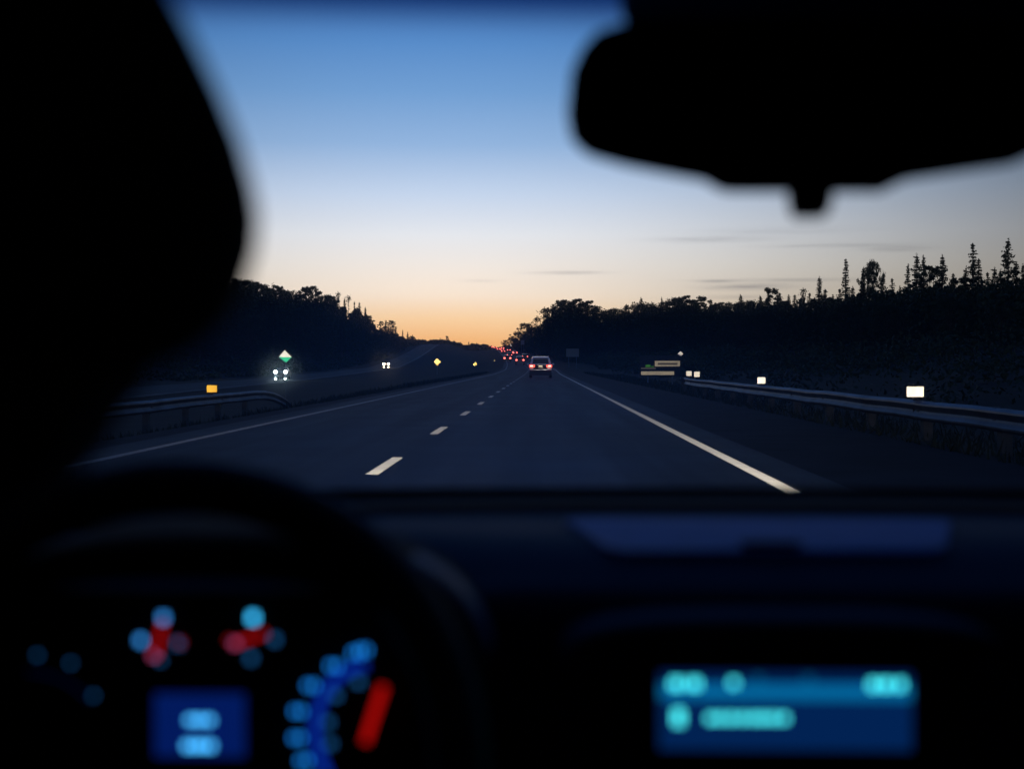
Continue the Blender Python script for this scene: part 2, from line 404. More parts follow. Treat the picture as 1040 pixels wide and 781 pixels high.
def strip(name, s0, s1, m, dz, y0=-60, y1=1900, fx=Xc, fz=Zr, kind='structure', skirt=.0):
    ys = [y for y in YS if y0 <= y <= y1]
    if y0 not in ys: ys = [y0] + ys
    if y1 not in ys: ys = ys + [y1]
    v = []; f = []
    for y in ys:
        x = float(fx(y)); z = float(fz(y)) + dz
        v += [(x + s0, y, z), (x + s1, y, z)]
    for i in range(len(ys) - 1): f.append((2 * i, 2 * i + 1, 2 * i + 3, 2 * i + 2))
    if skirt:
        k = len(v); v += [(a, b, c - skirt) for a, b, c in v]
        for i in range(len(ys) - 1):
            f.append((2 * i, 2 * i + 2, k + 2 * i + 2, k + 2 * i)); f.append((2 * i + 1, k + 2 * i + 1, k + 2 * i + 3, 2 * i + 3))
    o = obj(name, pyd(v, f), m)
    if kind: tag(o, kind=kind)
    return o
strip('road', -5.75, 2.75, 'asphalt', 0.0, skirt=.12)
sh = strip('road_shoulder', 2.75, 5.2, 'shoulder', -.004, skirt=.12)
sh2 = strip('road_shoulder', -6.3, -5.75, 'shoulder', -.004, skirt=.12)
strip('opposite_road', -5.2, 5.2, 'asphalt', 0.0, fx=Xo, fz=Zo, y1=1700, skirt=.12)
strip('road_marking', 2.10, 2.24, 'white_paint', .005, kind='structure')
strip('road_marking', -5.13, -4.99, 'yellow_paint', .005, kind='structure')
strip('road_marking', 4.1, 4.25, 'yellow_paint', .005, fx=Xo, fz=Zo, y1=1600, kind='structure')
P = 8.2
y = 14.1 - 3 * P
while y < 500:
    strip('lane_dash', -1.745, -1.615, 'white_paint', .005, y0=y, y1=y + 2.6, kind='structure'); y += P

# ------------------------------------------------------------------ trees
def cards(c, size, n_up=0.0):
    """one small ragged triangle-pair leaf clump per centre"""
    k = len(c); a = rng.normal(size=(k, 3)); a /= np.linalg.norm(a, axis=1)[:, None]
    b = rng.normal(size=(k, 3)); b -= (b * a).sum(1)[:, None] * a; b /= np.linalg.norm(b, axis=1)[:, None]
    s = (size * rng.uniform(.6, 1.4, k))[:, None]
    v = np.stack([c - a * s, c + b * s * .55, c + a * s, c - b * s * .55], 1).reshape(-1, 3)
    return v
def quads_mesh(v):
    k = len(v) // 4; me = bpy.data.meshes.new('m')
    me.vertices.add(len(v)); me.vertices.foreach_set('co', v.astype(np.float32).ravel())
    me.loops.add(len(v)); me.loops.foreach_set('vertex_index', np.arange(len(v), dtype=np.int32))
    me.polygons.add(k); me.polygons.foreach_set('loop_start', np.arange(0, len(v), 4, dtype=np.int32))
    me.update(calc_edges=True); return me
def spruce_meshes(h=12.0, r0=1.7, dens=1.0, gap=.1):
    b = bmesh.new(); cyl(b, (0, 0, -.5), (0, 0, h * .985), h * .014 + .03, .012, 7)
    C = []; S = []
    z = h * gap
    while z < h * .97:
        t = z / h; rr = r0 * (1 - t) ** .85 * random.uniform(.72, 1.12) + .05
        nb = random.randint(5, 8)
        for i in range(nb):
            a = random.uniform(0, 2 * math.pi); ln = rr * random.uniform(.55, 1.15)
            if random.random() < .12: continue
            droop = random.uniform(.15, .5)
            m = int((7 + ln * 9) * dens)
            q = rng.uniform(.08, 1, m) ** .8
            pts = np.stack([np.cos(a) * ln * q, np.sin(a) * ln * q, z - droop * ln * q + .25 * ln * q ** 3], 1) + rng.normal(size=(m, 3)) * (.05 + .09 * ln * (1 - q[:, None] * .6))
            C.append(pts); S.append(np.full(m, .11 + .05 * ln))
            if ln > .5 and i % 2 == 0:
                cyl(b, (0, 0, z), (math.cos(a) * ln * .8, math.sin(a) * ln * .8, z - droop * ln * .7), .022, .006, 4)
        z += h * .026 * random.uniform(.8, 1.3)
    top = np.stack([rng.normal(size=26) * .05, rng.normal(size=26) * .05, rng.uniform(h * .93, h, 26)], 1)
    C.append(top); S.append(np.full(26, .1))
    return b, quads_mesh(cards(np.concatenate(C), np.concatenate(S)))
def broad_meshes(h=12.0, w=4.2, clumps=34, low=.22):
    clumps = int(clumps * 2.2)
    b = bmesh.new(); cyl(b, (0, 0, -.5), (0, 0, h * .55), h * .02 + .04, h * .012, 8)
    C = []; S = []
    for i in range(clumps):
        a = random.uniform(0, 2 * math.pi); t = random.uniform(low, .95)
        q_ = (t - low) / (.97 - low); prof = max(.12, min(1, .45 + q_ * 1.3) * math.sqrt(max(0, 1 - max(0, (q_ - .45) / .55) ** 2.4)))
        r = w * prof * random.uniform(.25, 1.0) * .9
        c = np.array([math.cos(a) * r, math.sin(a) * r, t * h]); cr = random.uniform(.45, 1.1) * w * .19
        m = int(75 * random.uniform(.6, 1.2))
        d = rng.normal(size=(m, 3)); d /= np.linalg.norm(d, axis=1)[:, None]
        C.append(c + d * cr * rng.uniform(.3, 1.1, (m, 1)) * np.array([1, 1, .8])); S.append(np.full(m, .17))
        if i % 2 == 0: cyl(b, (0, 0, h * random.uniform(.25, .5)), tuple(c * np.array([.85, .85, .97])), .07, .015, 5)
    return b, quads_mesh(cards(np.concatenate(C), np.concatenate(S)))
def snag_meshes(h=12.0):
    b = bmesh.new(); cyl(b, (0, 0, -.5), (0, 0, h), .16, .02, 7)
    C = []; S = []
    for i in range(26):
        z = random.uniform(.3, .98) * h; a = random.uniform(0, 6.28); ln = random.uniform(.3, 1.2) * (1.15 - z / h)
        e = (math.cos(a) * ln, math.sin(a) * ln, z + random.uniform(-.3, .2)); cyl(b, (0, 0, z), e, .03, .008, 4)
        m = random.randint(4, 16); C.append(np.array(e) * np.array([.8, .8, 1]) + rng.normal(size=(m, 3)) * .16); S.append(np.full(m, .12))
    for i in range(5):
        a = random.uniform(0, 6.28); c = np.array([math.cos(a) * .6, math.sin(a) * .6, h * random.uniform(.8, .98)]); C.append(c + rng.normal(size=(40, 3)) * .3); S.append(np.full(40, .16))
    return b, quads_mesh(cards(np.concatenate(C), np.concatenate(S)))
PROTO = {}
def proto(kind, nm, b, crown, leafm):
    tm = bpy.data.meshes.new('trunk'); b.to_mesh(tm); b.free(); tm.materials.append(M['bark'])
    crown.materials.append(M[leafm]); PROTO.setdefault(kind, []).append((nm, tm, crown))
for i in range(4): proto('spruce', 'spruce_tree', *spruce_meshes(12, [1.5, 1.9, 1.25, 2.2][i], 1.0, [.1, .08, .2, .06][i]), 'needle')
for i in range(3): proto('thin', 'spruce_tree', *spruce_meshes(12, [.8, .95, 1.05][i], .8, [.3, .2, .15][i]), 'needle')
for i in range(4): proto('broad', 'broadleaf_tree', *broad_meshes(12, [3.6, 4.4, 3.0, 5.0][i], [34, 40, 30, 48][i], [.2, .15, .25, .12][i]), 'leaf')
for i in range(2): proto('snag', 'bare_spruce_tree', *snag_meshes(12), 'needle')
def plant(kind, x, y, ztop=None, h=None, label=None, group=None, wide=1.0):
    nm, tm, cm_ = random.choice(PROTO[kind])
    z = float(H(x, y))
    if kind in ('spruce', 'thin') and y > 230: wide *= 1.7
    if kind in ('spruce', 'thin') and y <= 230: wide *= 1.25
    if kind == 'broad' and y > 230: wide *= 1.25
    if ztop is not None: h = max(3.0, ztop - z)
    s = h / 12.0
    o = thing(nm, label, 'tree', (x, y, z), random.uniform(0, 6.28), group)
    w = s ** .6 * wide if s > 1 else s ** .8 * wide
    o.scale = (w, w, s)
    for pn, me in (('trunk', tm), ('crown', cm_)):
        c = bpy.data.objects.new(pn, me); COL.objects.link(c); c.parent = o
    return o
def skyline(lst, dfun, group, label):
    for it in lst:
        u, v, kind = it[:3]; d = dfun(u) * random.uniform(.97, 1.03)
        p = at(u, v, d); plant(kind, p.x, d, ztop=p.z, label=it[3] if len(it) > 3 else label[kind], group=None if len(it) > 3 else group, wide=it[4] if len(it) > 4 else 1.0)
# right-hand forest: the trees that draw its skyline
DR = lambda u: float(np.interp(u, [512, 530, 548, 560, 600, 650, 700, 760, 830, 900, 970, 1045], [980, 800, 660, 520, 480, 440, 410, 340, 260, 205, 175, 150]))
RL = {'spruce': 'dark spruce in the ranks of the forest right of the highway', 'broad': 'round-crowned dark tree massed in the forest right of the highway',
      'thin': 'slender dark spruce in the forest right of the highway', 'snag': 'sparse ragged conifer in the forest right of the highway'}
skyline([(513, 345, 'broad'), (519, 343, 'broad'), (525, 336, 'broad'), (534, 327, 'broad', 'dark tree with a small peaked crown left of the big clump', .9), (541, 331, 'broad'), (549, 328, 'broad'), (556, 325, 'broad'),
         (563, 308, 'broad', 'leftmost tall round crown of the big dark clump beside the silver car', 1.2), (573, 303, 'broad', 'highest round crown of the big dark clump beyond the silver car', 1.2),
         (584, 302, 'broad', 'second-highest round crown in the big dark clump, near its middle', 1.2), (596, 304, 'broad', 'rightmost tall round crown of the big dark clump', 1.2),
         (606, 311, 'broad'), (616, 314, 'broad'), (627, 312, 'broad'), (636, 309, 'spruce'),
         (645, 306, 'broad'), (651, 302, 'spruce'), (657, 306, 'broad'), (664, 308, 'broad'), (672, 302, 'thin'), (680, 305, 'broad'), (688, 301, 'broad'), (695, 299, 'broad', 'broad domed tree breaking the even middle stretch of the right skyline', 1.1),
         (703, 303, 'broad'), (713, 300, 'broad'), (722, 304, 'spruce'), (731, 306, 'broad'), (742, 306, 'broad'), (752, 299, 'spruce'), (762, 304, 'broad'), (772, 300, 'spruce'),
         (783, 291, 'broad', 'round-headed dark tree below the longest grey cloud streak', .8), (792, 297, 'spruce'), (801, 299, 'thin'), (807, 299, 'spruce'), (816, 292, 'snag', 'scraggly lone treetop with a lopsided tuft beside the cloud streak'),
         (822, 297, 'spruce'), (832, 281, 'spruce', 'pointed dark spruce standing first where the tall spruces begin'), (838, 293, 'spruce'), (846, 299, 'thin'), (853, 293, 'spruce'),
         (859, 263, 'thin', 'slim ragged spruce spire standing alone above the right skyline'), (866, 291, 'spruce'), (876, 277, 'spruce'), (880, 268, 'broad', 'full bushy dark crown touching a taller twin beside it', .45),
         (888, 262, 'broad', 'tallest bushy crown in the pair of full dark conifers', .45), (897, 280, 'spruce'), (906, 282, 'spruce'), (914, 290, 'spruce'),
         (922, 268, 'spruce'), (931, 257, 'spruce', 'narrow dark spruce, taller of two close spires in the right cluster'), (938, 259, 'spruce'), (944, 268, 'broad'), (950, 284, 'spruce'),
         (957, 258, 'spruce', 'pointed dark spruce with open sky on both sides'), (968, 277, 'spruce'), (974, 280, 'broad'), (981, 272, 'spruce'),
         (988, 246, 'spruce', 'tall sharp-tipped dark spruce rising high over its bushy neighbour'), (994, 262, 'spruce'), (1003, 276, 'spruce'), (1010, 271, 'spruce'), (1016, 273, 'spruce'),
         (1024, 242, 'spruce', 'tallest spruce of the skyline, its thin tip nearest the picture edge'), (1032, 265, 'spruce'), (1039, 268, 'spruce')],
        DR, 'trees of the right-hand forest', RL)
# left-hand wooded hill
DL = lambda u: float(np.interp(u, [60, 235, 300, 350, 378, 400, 425, 455, 500], [300, 430, 520, 650, 780, 930, 1040, 1120, 1180]))
LL = {k: w.replace('forest right of the highway', 'woods on the hill left of the highway').replace('ranks of the woods', 'woods') for k, w in RL.items()}
skyline([(205, 284, 'broad'), (220, 281, 'broad'), (232, 279, 'broad'), (241, 282, 'broad'), (249, 283, 'broad'), (257, 286, 'spruce'), (263, 285, 'broad'), (272, 288, 'broad'), (281, 289, 'broad'), (289, 293, 'broad'), (297, 294, 'broad'),
         (305, 295, 'spruce'), (310, 290, 'broad', 'loose round crown, tallest on the ridge of the hillside', .8), (317, 289, 'broad'), (323, 292, 'snag'), (330, 298, 'broad'), (337, 300, 'broad'), (344, 296, 'snag', 'spindly lone conifer poking above the ridge of the hillside'),
         (350, 303, 'spruce'), (354, 301, 'snag'), (360, 306, 'thin'), (365, 307, 'spruce'), (371, 312, 'spruce'), (375, 320, 'broad'), (381, 329, 'spruce'), (387, 326, 'broad'), (392, 325, 'spruce'), (397, 325, 'broad'), (402, 332, 'spruce'),
         (409, 335, 'thin'), (414, 337, 'spruce'), (419, 340, 'spruce'), (425, 344, 'spruce'), (432, 346, 'spruce'), (439, 346, 'spruce'), (447, 343, 'spruce'), (454, 341, 'broad', 'bushy little tree alone on the far crest between the carriageways', .6),
         (461, 346, 'spruce'), (468, 347, 'spruce'), (476, 347, 'spruce'), (484, 348, 'spruce')],
        DL, 'trees of the left-hand woods', LL)
# trees filling the woods below the skyline
for i in range(95):
    u = random.uniform(560, 1130) if i % 5 else random.uniform(525, 600)
    d = DR(min(u, 1045)) * random.uniform(.72, .98); x = at(u, 370, d).x
    if x - float(Xc(d)) < 13: x = float(Xc(d)) + random.uniform(13, 18)
    vt = np.interp(u, [512, 545, 562, 600, 700, 800, 900, 1040, 1130], [347, 333, 314, 316, 310, 305, 300, 288, 280]) + random.uniform(4, 26)
    k = random.choice(['spruce', 'broad', 'broad', 'spruce']); plant(k, x, d, ztop=at(u, vt, d).z, label=RL[k], group='trees of the right-hand forest')
for i in range(85):
    u = random.uniform(-60, 420); d = DL(max(u, 60)) * random.uniform(.66, .98); x = at(u, 370, d).x
    if x - float(Xo(d)) > -9: x = float(Xo(d)) - random.uniform(9, 16)
    vt = np.interp(u, [-60, 230, 300, 350, 380, 420], [265, 284, 300, 308, 332, 348]) + random.uniform(4, 40)
    k = random.choice(['spruce', 'broad', 'broad', 'spruce']); plant(k, x, d, h=min(15, max(5, at(u, vt, d).z - float(H(x, d)))), label=LL[k], group='trees of the left-hand woods')
# the closed canopy behind and between the single trees, which reads as one mass
def forest_mass(n_, u0, u1, dfun, top, side):
    C = []; S_ = []
    for i in range(n_):
        u = random.uniform(u0, u1); d = dfun(u) * random.uniform(.80, 1.12); x = at(u, 370, d).x
        if side == 0: pass
        elif side > 0: x = max(x, float(Xc(d)) + 12)
        else: x = min(x, float(Xo(d)) - 9)
        z0 = float(H(x, d)); uu = 549 + (x / d) * FPX
        zt = at(uu, np.interp(uu, *top) + random.uniform(0, 14), d).z
        h = min(max(zt - z0, 2.5), 17); m = int(150 + 9 * h); r = random.uniform(1.0, 3.4) * (.6 + d / 900)
        q = rng.random(m) ** .8; a = rng.uniform(0, 6.283, m); rad = r * np.sqrt(rng.random(m)) * (1.05 - .8 * q ** random.choice((1.0, 2.0, 3.5)))
        C.append(np.stack([x + np.cos(a) * rad, d + np.sin(a) * rad, z0 + h * q], 1)); S_.append(np.full(m, .16 + .0006 * d))
    return quads_mesh(cards(np.concatenate(C), np.concatenate(S_)))
TOPR = ([512, 525, 545, 556, 563, 600, 610, 640, 700, 800, 850, 900, 970, 1045, 1130], [349, 340, 332, 327, 312, 310, 318, 314, 308, 304, 300, 294, 288, 282, 275])
TOPL = ([-60, 150, 230, 262, 300, 350, 372, 380, 400, 420, 440], [268, 280, 284, 290, 298, 306, 318, 332, 338, 347, 350])
o = obj('forest', forest_mass(560, 515, 1120, DR, TOPR, 1), 'leaf'); tag(o, 'closed dark canopy of the forest right of the highway', 'forest', kind='stuff')
o = obj('forest', forest_mass(420, 60, 425, DL, TOPL, -1), 'leaf'); tag(o, 'closed dark canopy of the wooded hill left of the highway', 'forest', kind='stuff')
o = obj('forest', forest_mass(70, 424, 494, DL, ([420, 432, 447, 455, 462, 480, 495], [346, 348, 345, 344, 348, 349, 352]), 0), 'leaf'); tag(o, 'low dark treeline on the crest between the two carriageways', 'forest', kind='stuff')
# undergrowth under and between them, one mass of leaves
C = []
US = []
for i in range(5600):
    right = i % 2 == 0
    yy = 20 + 1000 * random.random() ** 1.6
    x = float(Xc(yy)) + random.uniform(12, 70) if right else float(Xo(yy)) - random.uniform(9, 75)
    r = random.uniform(.8, 2.6); m = 44; US.append(np.full(m, min(.34, .045 + .0012 * yy)))
    d = rng.normal(size=(m, 3)); d /= np.linalg.norm(d, axis=1)[:, None]; d[:, 2] = np.abs(d[:, 2])
    C.append(np.array([x, yy, float(H(x, yy)) - .1]) + d * r * rng.uniform(.3, 1.1, (m, 1)))
C = np.concatenate(C)
o = obj('undergrowth', quads_mesh(cards(C, np.concatenate(US))), 'leaf'); tag(o, 'dark tangled undergrowth along the foot of both woods', 'undergrowth', kind='stuff')
# rough grass on the verges
k = 15000
yy = 9 + 170 * rng.random(k) ** 2.0; side = rng.random(k) < .5
s_ = np.where(side, 5.35 + 5 * rng.random(k) ** 1.3, -6.5 - 4 * rng.random(k) ** 1.3)
xx = Xc(yy) + s_; zz = H(xx, yy); hh = rng.uniform(.05, .22, k) * (1 + .4 * np.sin(xx * 1.3 + yy))
an = rng.uniform(0, 6.28, k); ww = .012 + yy * .0004
dx = np.cos(an) * ww; dy = np.sin(an) * ww; lx = rng.normal(size=k) * .08; ly = rng.normal(size=k) * .08
b0 = np.stack([xx - dx, yy - dy, zz - .02], 1); b1 = np.stack([xx + dx, yy + dy, zz - .02], 1); b2 = np.stack([xx + lx, yy + ly, zz + hh], 1); b3 = np.stack([xx + lx - dx * .3, yy + ly - dy * .3, zz + hh], 1)
o = obj('grass', quads_mesh(np.stack([b0, b1, b2, b3], 1).reshape(-1, 4 * 3).reshape(-1, 3)), 'grass'); tag(o, 'rough dark grass on the verges', 'grass', kind='stuff')

# ------------------------------------------------------------------ guardrails
WB = [(0, .155), (.03, .150), (.075, .115), (.08, .09), (.03, .035), (.01, 0), (.03, -.035), (.08, -.09), (.075, -.115), (.03, -.150), (0, -.155)]
def beam(path, side):
    """W-beam along path; its corrugated face looks to -x (side=-1) or +x (side=+1)"""
    v = []; f = []; T = .004
    prof = [(a, b) for a, b in WB] + [(a - .012, b) for a, b in WB[::-1]]
    K = len(prof)
    for i, p in enumerate(path):
        a = path[max(i - 1, 0)]; c = path[min(i + 1, len(path) - 1)]
        t = Vector((c[0] - a[0], c[1] - a[1], 0)).normalized(); nrm = Vector((t.y, -t.x, 0)) * side
        v += [(p[0] + nrm.x * q, p[1] + nrm.y * q, p[2] + z) for q, z in prof]
    for i in range(len(path) - 1):
        for j in range(K): f.append((i * K + j, i * K + (j + 1) % K, (i + 1) * K + (j + 1) % K, (i + 1) * K + j))
    f.append(tuple(range(K))[::-1]); f.append(tuple((len(path) - 1) * K + j for j in range(K)))
    return pyd(v, f)
def rail_thing(label, path, side, posts, refl, mrefl):
    t = thing('guardrail', label, 'guardrail', (path[0][0], path[0][1], float(H(path[0][0], path[0][1]))))
    org = Vector(t.location)
    obj('beam', beam([tuple(Vector(p) - org) for p in path], side), 'steel', t)
    for (x, y, z) in posts:
        g0 = float(H(x, y)); b = bmesh.new()
        box(b, (x - side * .13, y, (g0 - .3 + z + .14) / 2), (.15, .2, z + .14 - g0 + .3), bev=.01)
        box(b, (x - side * .03, y, z), (.09, .15, .32), bev=.01)
        bmesh.ops.translate(b, verts=b.verts, vec=-org); obj('post', b, 'post', t)
    for (x, y, z, w, h, lb) in refl:
        b = bmesh.new(); box(b, (x, y, z), (w, .02, h), bev=.012)
        bmesh.ops.translate(b, verts=b.verts, vec=-org); r = obj('reflector', b, mrefl, t); r['label'] = lb
        b = bmesh.new(); box(b, (x, y + .022, z), (w + .05, .016, h + .05), bev=.006); box(b, (x, y + .035, z - h * .5 - .12), (.05, .012, .3))
        bmesh.ops.translate(b, verts=b.verts, vec=-org); obj('reflector_bracket', b, 'black_border', t)
    return t
# right: straight, its far end bent away from the road
rz = .375
path = [(6.0 + random.uniform(-.015, .015), y, rz + random.uniform(-.012, .012)) for y in np.arange(6, 56, 2.0)] + [(6.02, 57, rz), (6.1, 59.5, rz), (6.25, 62, rz - .01), (6.5, 64, rz - .04)]
rail_thing('grey steel guardrail along the right shoulder, with white reflectors on top', path, -1, [(6.0, y, rz) for y in np.arange(7.5, 62, 3.8)],
           [(6.0, 22.9, .66, .27, .165, 'biggest white reflector, nearest on its guardrail'), (6.02, 38.9, .66, .22, .17, 'white reflector between the near one and the far pair'),
            (6.05, 55.2, .71, .22, .20, 'white reflector on the right of the far pair'), (6.1, 58.6, .72, .22, .20, 'white reflector on the left of the far pair')], 'white_reflector')
# left: in the median, its far end bent over and buried
lz = .085
path = [(-9.35 + random.uniform(-.02, .02), y, lz + random.uniform(-.012, .012)) for y in np.arange(14, 46, 2.0)] + [(-9.3, 46, lz), (-9.25, 47.5, lz - .03), (-9.2, 48.6, lz - .10), (-9.15, 49.6, lz - .22), (-9.1, 50.5, lz - .38), (-9.05, 51.4, lz - .60)]
rail_thing('grey steel guardrail in the median with its far end bent into the ground', path, 1, [(-9.35, y, lz) for y in np.arange(15, 47, 3.8)],
           [(-9.4, 40.5, .40, .29, .20, 'amber reflector standing on the guardrail')], 'amber_reflector')

# ------------------------------------------------------------------ signs
def diamond(c, r, y, m, border='black_border', parent=None, org=Vector(), nm='sign_face', br=1.22):
    pts = [(c[0] - r, y, c[1]), (c[0], y, c[1] - r), (c[0] + r, y, c[1]), (c[0], y, c[1] + r)]
    b = prism([Vector(p) - org for p in pts], (0, .012, 0)); obj(nm, b, m, parent)
    if border:
        R2 = r * br
        pts = [(c[0] - R2, y + .016, c[1]), (c[0], y + .016, c[1] - R2), (c[0] + R2, y + .016, c[1]), (c[0], y + .016, c[1] + R2)]
        obj('sign_border', prism([Vector(p) - org for p in pts], (0, .01, 0)), border, parent)
def sign_root(name, label, x, y, group=None):
    return thing(name, label, 'sign', (x, y, float(H(x, y))), group=group)
def pole(t, x, y, ztop, r=.035, dx=0):
    z0 = float(t.location.z)
    obj('post', cylm((x - t.location.x + dx, y + .06 - t.location.y, -.3), (x - t.location.x + dx, y + .06 - t.location.y, ztop - z0), r, n=8), 'pole', t)
def diamond_sign(u, v, d, px, m, label, name='diamond_sign', group=None, br=1.25):
    p = at(u, v, d); r = px / FPX * d
    t = sign_root(name, label, p.x, d, group); org = Vector(t.location)
    diamond((p.x, p.z), r, d, m, parent=t, org=org, br=br); pole(t, p.x, d, p.z + r * .4)
    return t
diamond_sign(444, 367.5, 216, 3.6, 'yellow_sheet', 'yellow diamond sign with black border on the grassy median, largest of three', br=1.45)
diamond_sign(482.7, 370, 300, 2.2, 'far_yellow', 'small yellow diamond marker in the middle of the median row', 'diamond_marker', br=1.5)
diamond_sign(502.3, 367.7, 400, 2.0, 'far_yellow', 'small yellow diamond marker nearest the red tail lights', 'diamond_marker', br=1.5)
diamond_sign(691, 359.5, 120, 2.9, 'white_sheet', 'tiny white diamond marker above the dark board on the right verge', 'diamond_marker', br=1.3)
diamond_sign(519, 350.4, 900, 1.3, 'far_sheet', 'tiny white marker on a post near the far crest', 'diamond_marker', br=1.2)
# white over green diamond on the left
p = at(289.6, 362.2, 80); r = .36
t = sign_root('diamond_sign', 'white and green diamond sign above the pair of oncoming headlights', p.x, 80); org = Vector(t.location)
def sp(a, b, y=80): return Vector((p.x + a, y, p.z + b)) - org
obj('upper_face', prism([sp(-r, -.03), sp(r * 1.02, -.03), sp(-.02, r)], (0, .012, 0)), 'white_sheet', t)
obj('lower_face', prism([sp(-r, -.034), sp(.06, -r * .9), sp(r * 1.02, -.034)], (0, .012, 0)), 'green_sheet', t)
obj('sign_border', prism([sp(-r * 1.3, 0, 80.02), sp(.03, -r * 1.25, 80.02), sp(r * 1.3, 0, 80.02), sp(-.01, r * 1.32, 80.02)], (0, .012, 0)), 'black_border', t)
pole(t, p.x, 80.02, p.z, .012, .01)
# low board with pale panels on the right verge
D = 100.0
a0 = at(650.5, 366, D); a1 = at(691, 381.5, D)
t = sign_root('verge_sign', 'low dark board with two pale strips and a green mark on the right verge', (a0.x + a1.x) / 2, D); org = Vector(t.location)
def panel(nm, u0, v0, u1, v1, m, yy):
    q0, q1 = at(u0, v0, D), at(u1, v1, D)
    return obj(nm, boxm(((q0.x + q1.x) / 2 - org.x, yy - org.y, (q0.z + q1.z) / 2 - org.z), (abs(q1.x - q0.x), .012, abs(q1.z - q0.z))), m, t)
panel('board', 649.5, 361, 691.5, 382.2, 'navy_sheet', D)
panel('upper_panel', 665, 366.6, 690.5, 372.2, 'cream_sheet', D - .02)
panel('panel_line', 668, 368.5, 688, 370.6, 'dim_sheet', D - .034)
panel('lower_panel', 651, 377.2, 684.5, 380.8, 'cream_sheet', D - .02)
panel('side_strip', 651, 373.4, 666, 375.0, 'dim_sheet', D - .02)
panel('green_mark', 655.5, 370.4, 660.5, 373.0, 'dark_green', D - .02)
panel('green_mark', 661, 371.8, 664, 373.0, 'dark_green', D - .02)
for u in (658, 683): pole(t, at(u, 370, D).x, D + .03, a0.z, .05)
def plate_sign(u0, v0, u1, v1, d, label):
    q0, q1 = at(u0, v0, d), at(u1, v1, d)
    t = sign_root('road_sign', label, (q0.x + q1.x) / 2, d); o_ = Vector(t.location)
    obj('sign_face', boxm((0, 0, (q0.z + q1.z) / 2 - o_.z), (q1.x - q0.x, .02, q0.z - q1.z), bev=.005, seg=1), 'dim_plate', t)
    for dx in (-.3, .3): pole(t, o_.x, d, q0.z - .1, .05, dx * (q1.x - q0.x))
M['dim_plate'] = mat('dim_sign_plate', (.30, .27, .24), .6)
plate_sign(575, 354.2, 588, 362.5, 250, 'dull grey rectangular sign standing against the dark trees on the right')
plate_sign(529, 345.6, 532.6, 350.2, 700, 'tiny dull grey sign far ahead below the dark treeline')

# ------------------------------------------------------------------ vehicles on the road
def loft_body(secs, n_side=1):
    """secs: list of (y, [(halfwidth, z), ... from sill up to roof centre]); closes symmetric rings"""
    b = bmesh.new(); rings = []
    for y, pr in secs:
        ring = [b.verts.new((x, y, z)) for x, z in pr] + [b.verts.new((-x, y, z)) for x, z in pr[::-1]]
        rings.append(ring)
    K = len(rings[0])
    for A, B in zip(rings[:-1], rings[1:]):
        for j in range(K): b.faces.new((A[j], A[(j + 1) % K], B[(j + 1) % K], B[j]))
    b.faces.new(rings[0][::-1]); b.faces.new(rings[-1])
    bmesh.ops.recalc_face_normals(b, faces=b.faces[:])
    return b
def suv_secs(Lg=4.6, Wd=.91, Ht=1.72):
    # origin at the rear bumper, y to the front
    def sec(y, belt, roof, wr, k=1.0):
        return (y, [(Wd * .90 * k, .32), (Wd * k, .48), (Wd * k, .80), (Wd * .97 * k, belt), (wr, roof - .12), (wr * .90, roof - .02), (wr * .55, roof)])
    return [sec(.02, 1.02, 1.10, .80, .96), sec(.10, 1.05, 1.16, .80), sec(.16, 1.06, Ht - .14, .70), sec(.42, 1.06, Ht - .03, .69), sec(1.2, 1.05, Ht, .70), sec(2.2, 1.03, Ht - .02, .69),
            sec(2.75, 1.01, Ht - .10, .66), sec(3.25, 1.0, 1.10, .70), sec(3.4, .97, 1.03, .75), sec(4.2, .88, .93, .70), sec(4.5, .72, .80, .66, .93), sec(4.6, .62, .68, .62, .86)]
def wheel(t, x, y, r=.34, w=.22):
    b = bmesh.new(); cyl(b, (x - w / 2, y, r), (x + w / 2, y, r), r, n=20); o = obj('wheel', b, 'rubber', t)
    b = bmesh.new(); cyl(b, (x - w / 2 - .006, y, r), (x + w / 2 + .006, y, r), r * .62, n=14); obj('wheel_rim', b, 'rim', o)
    return o
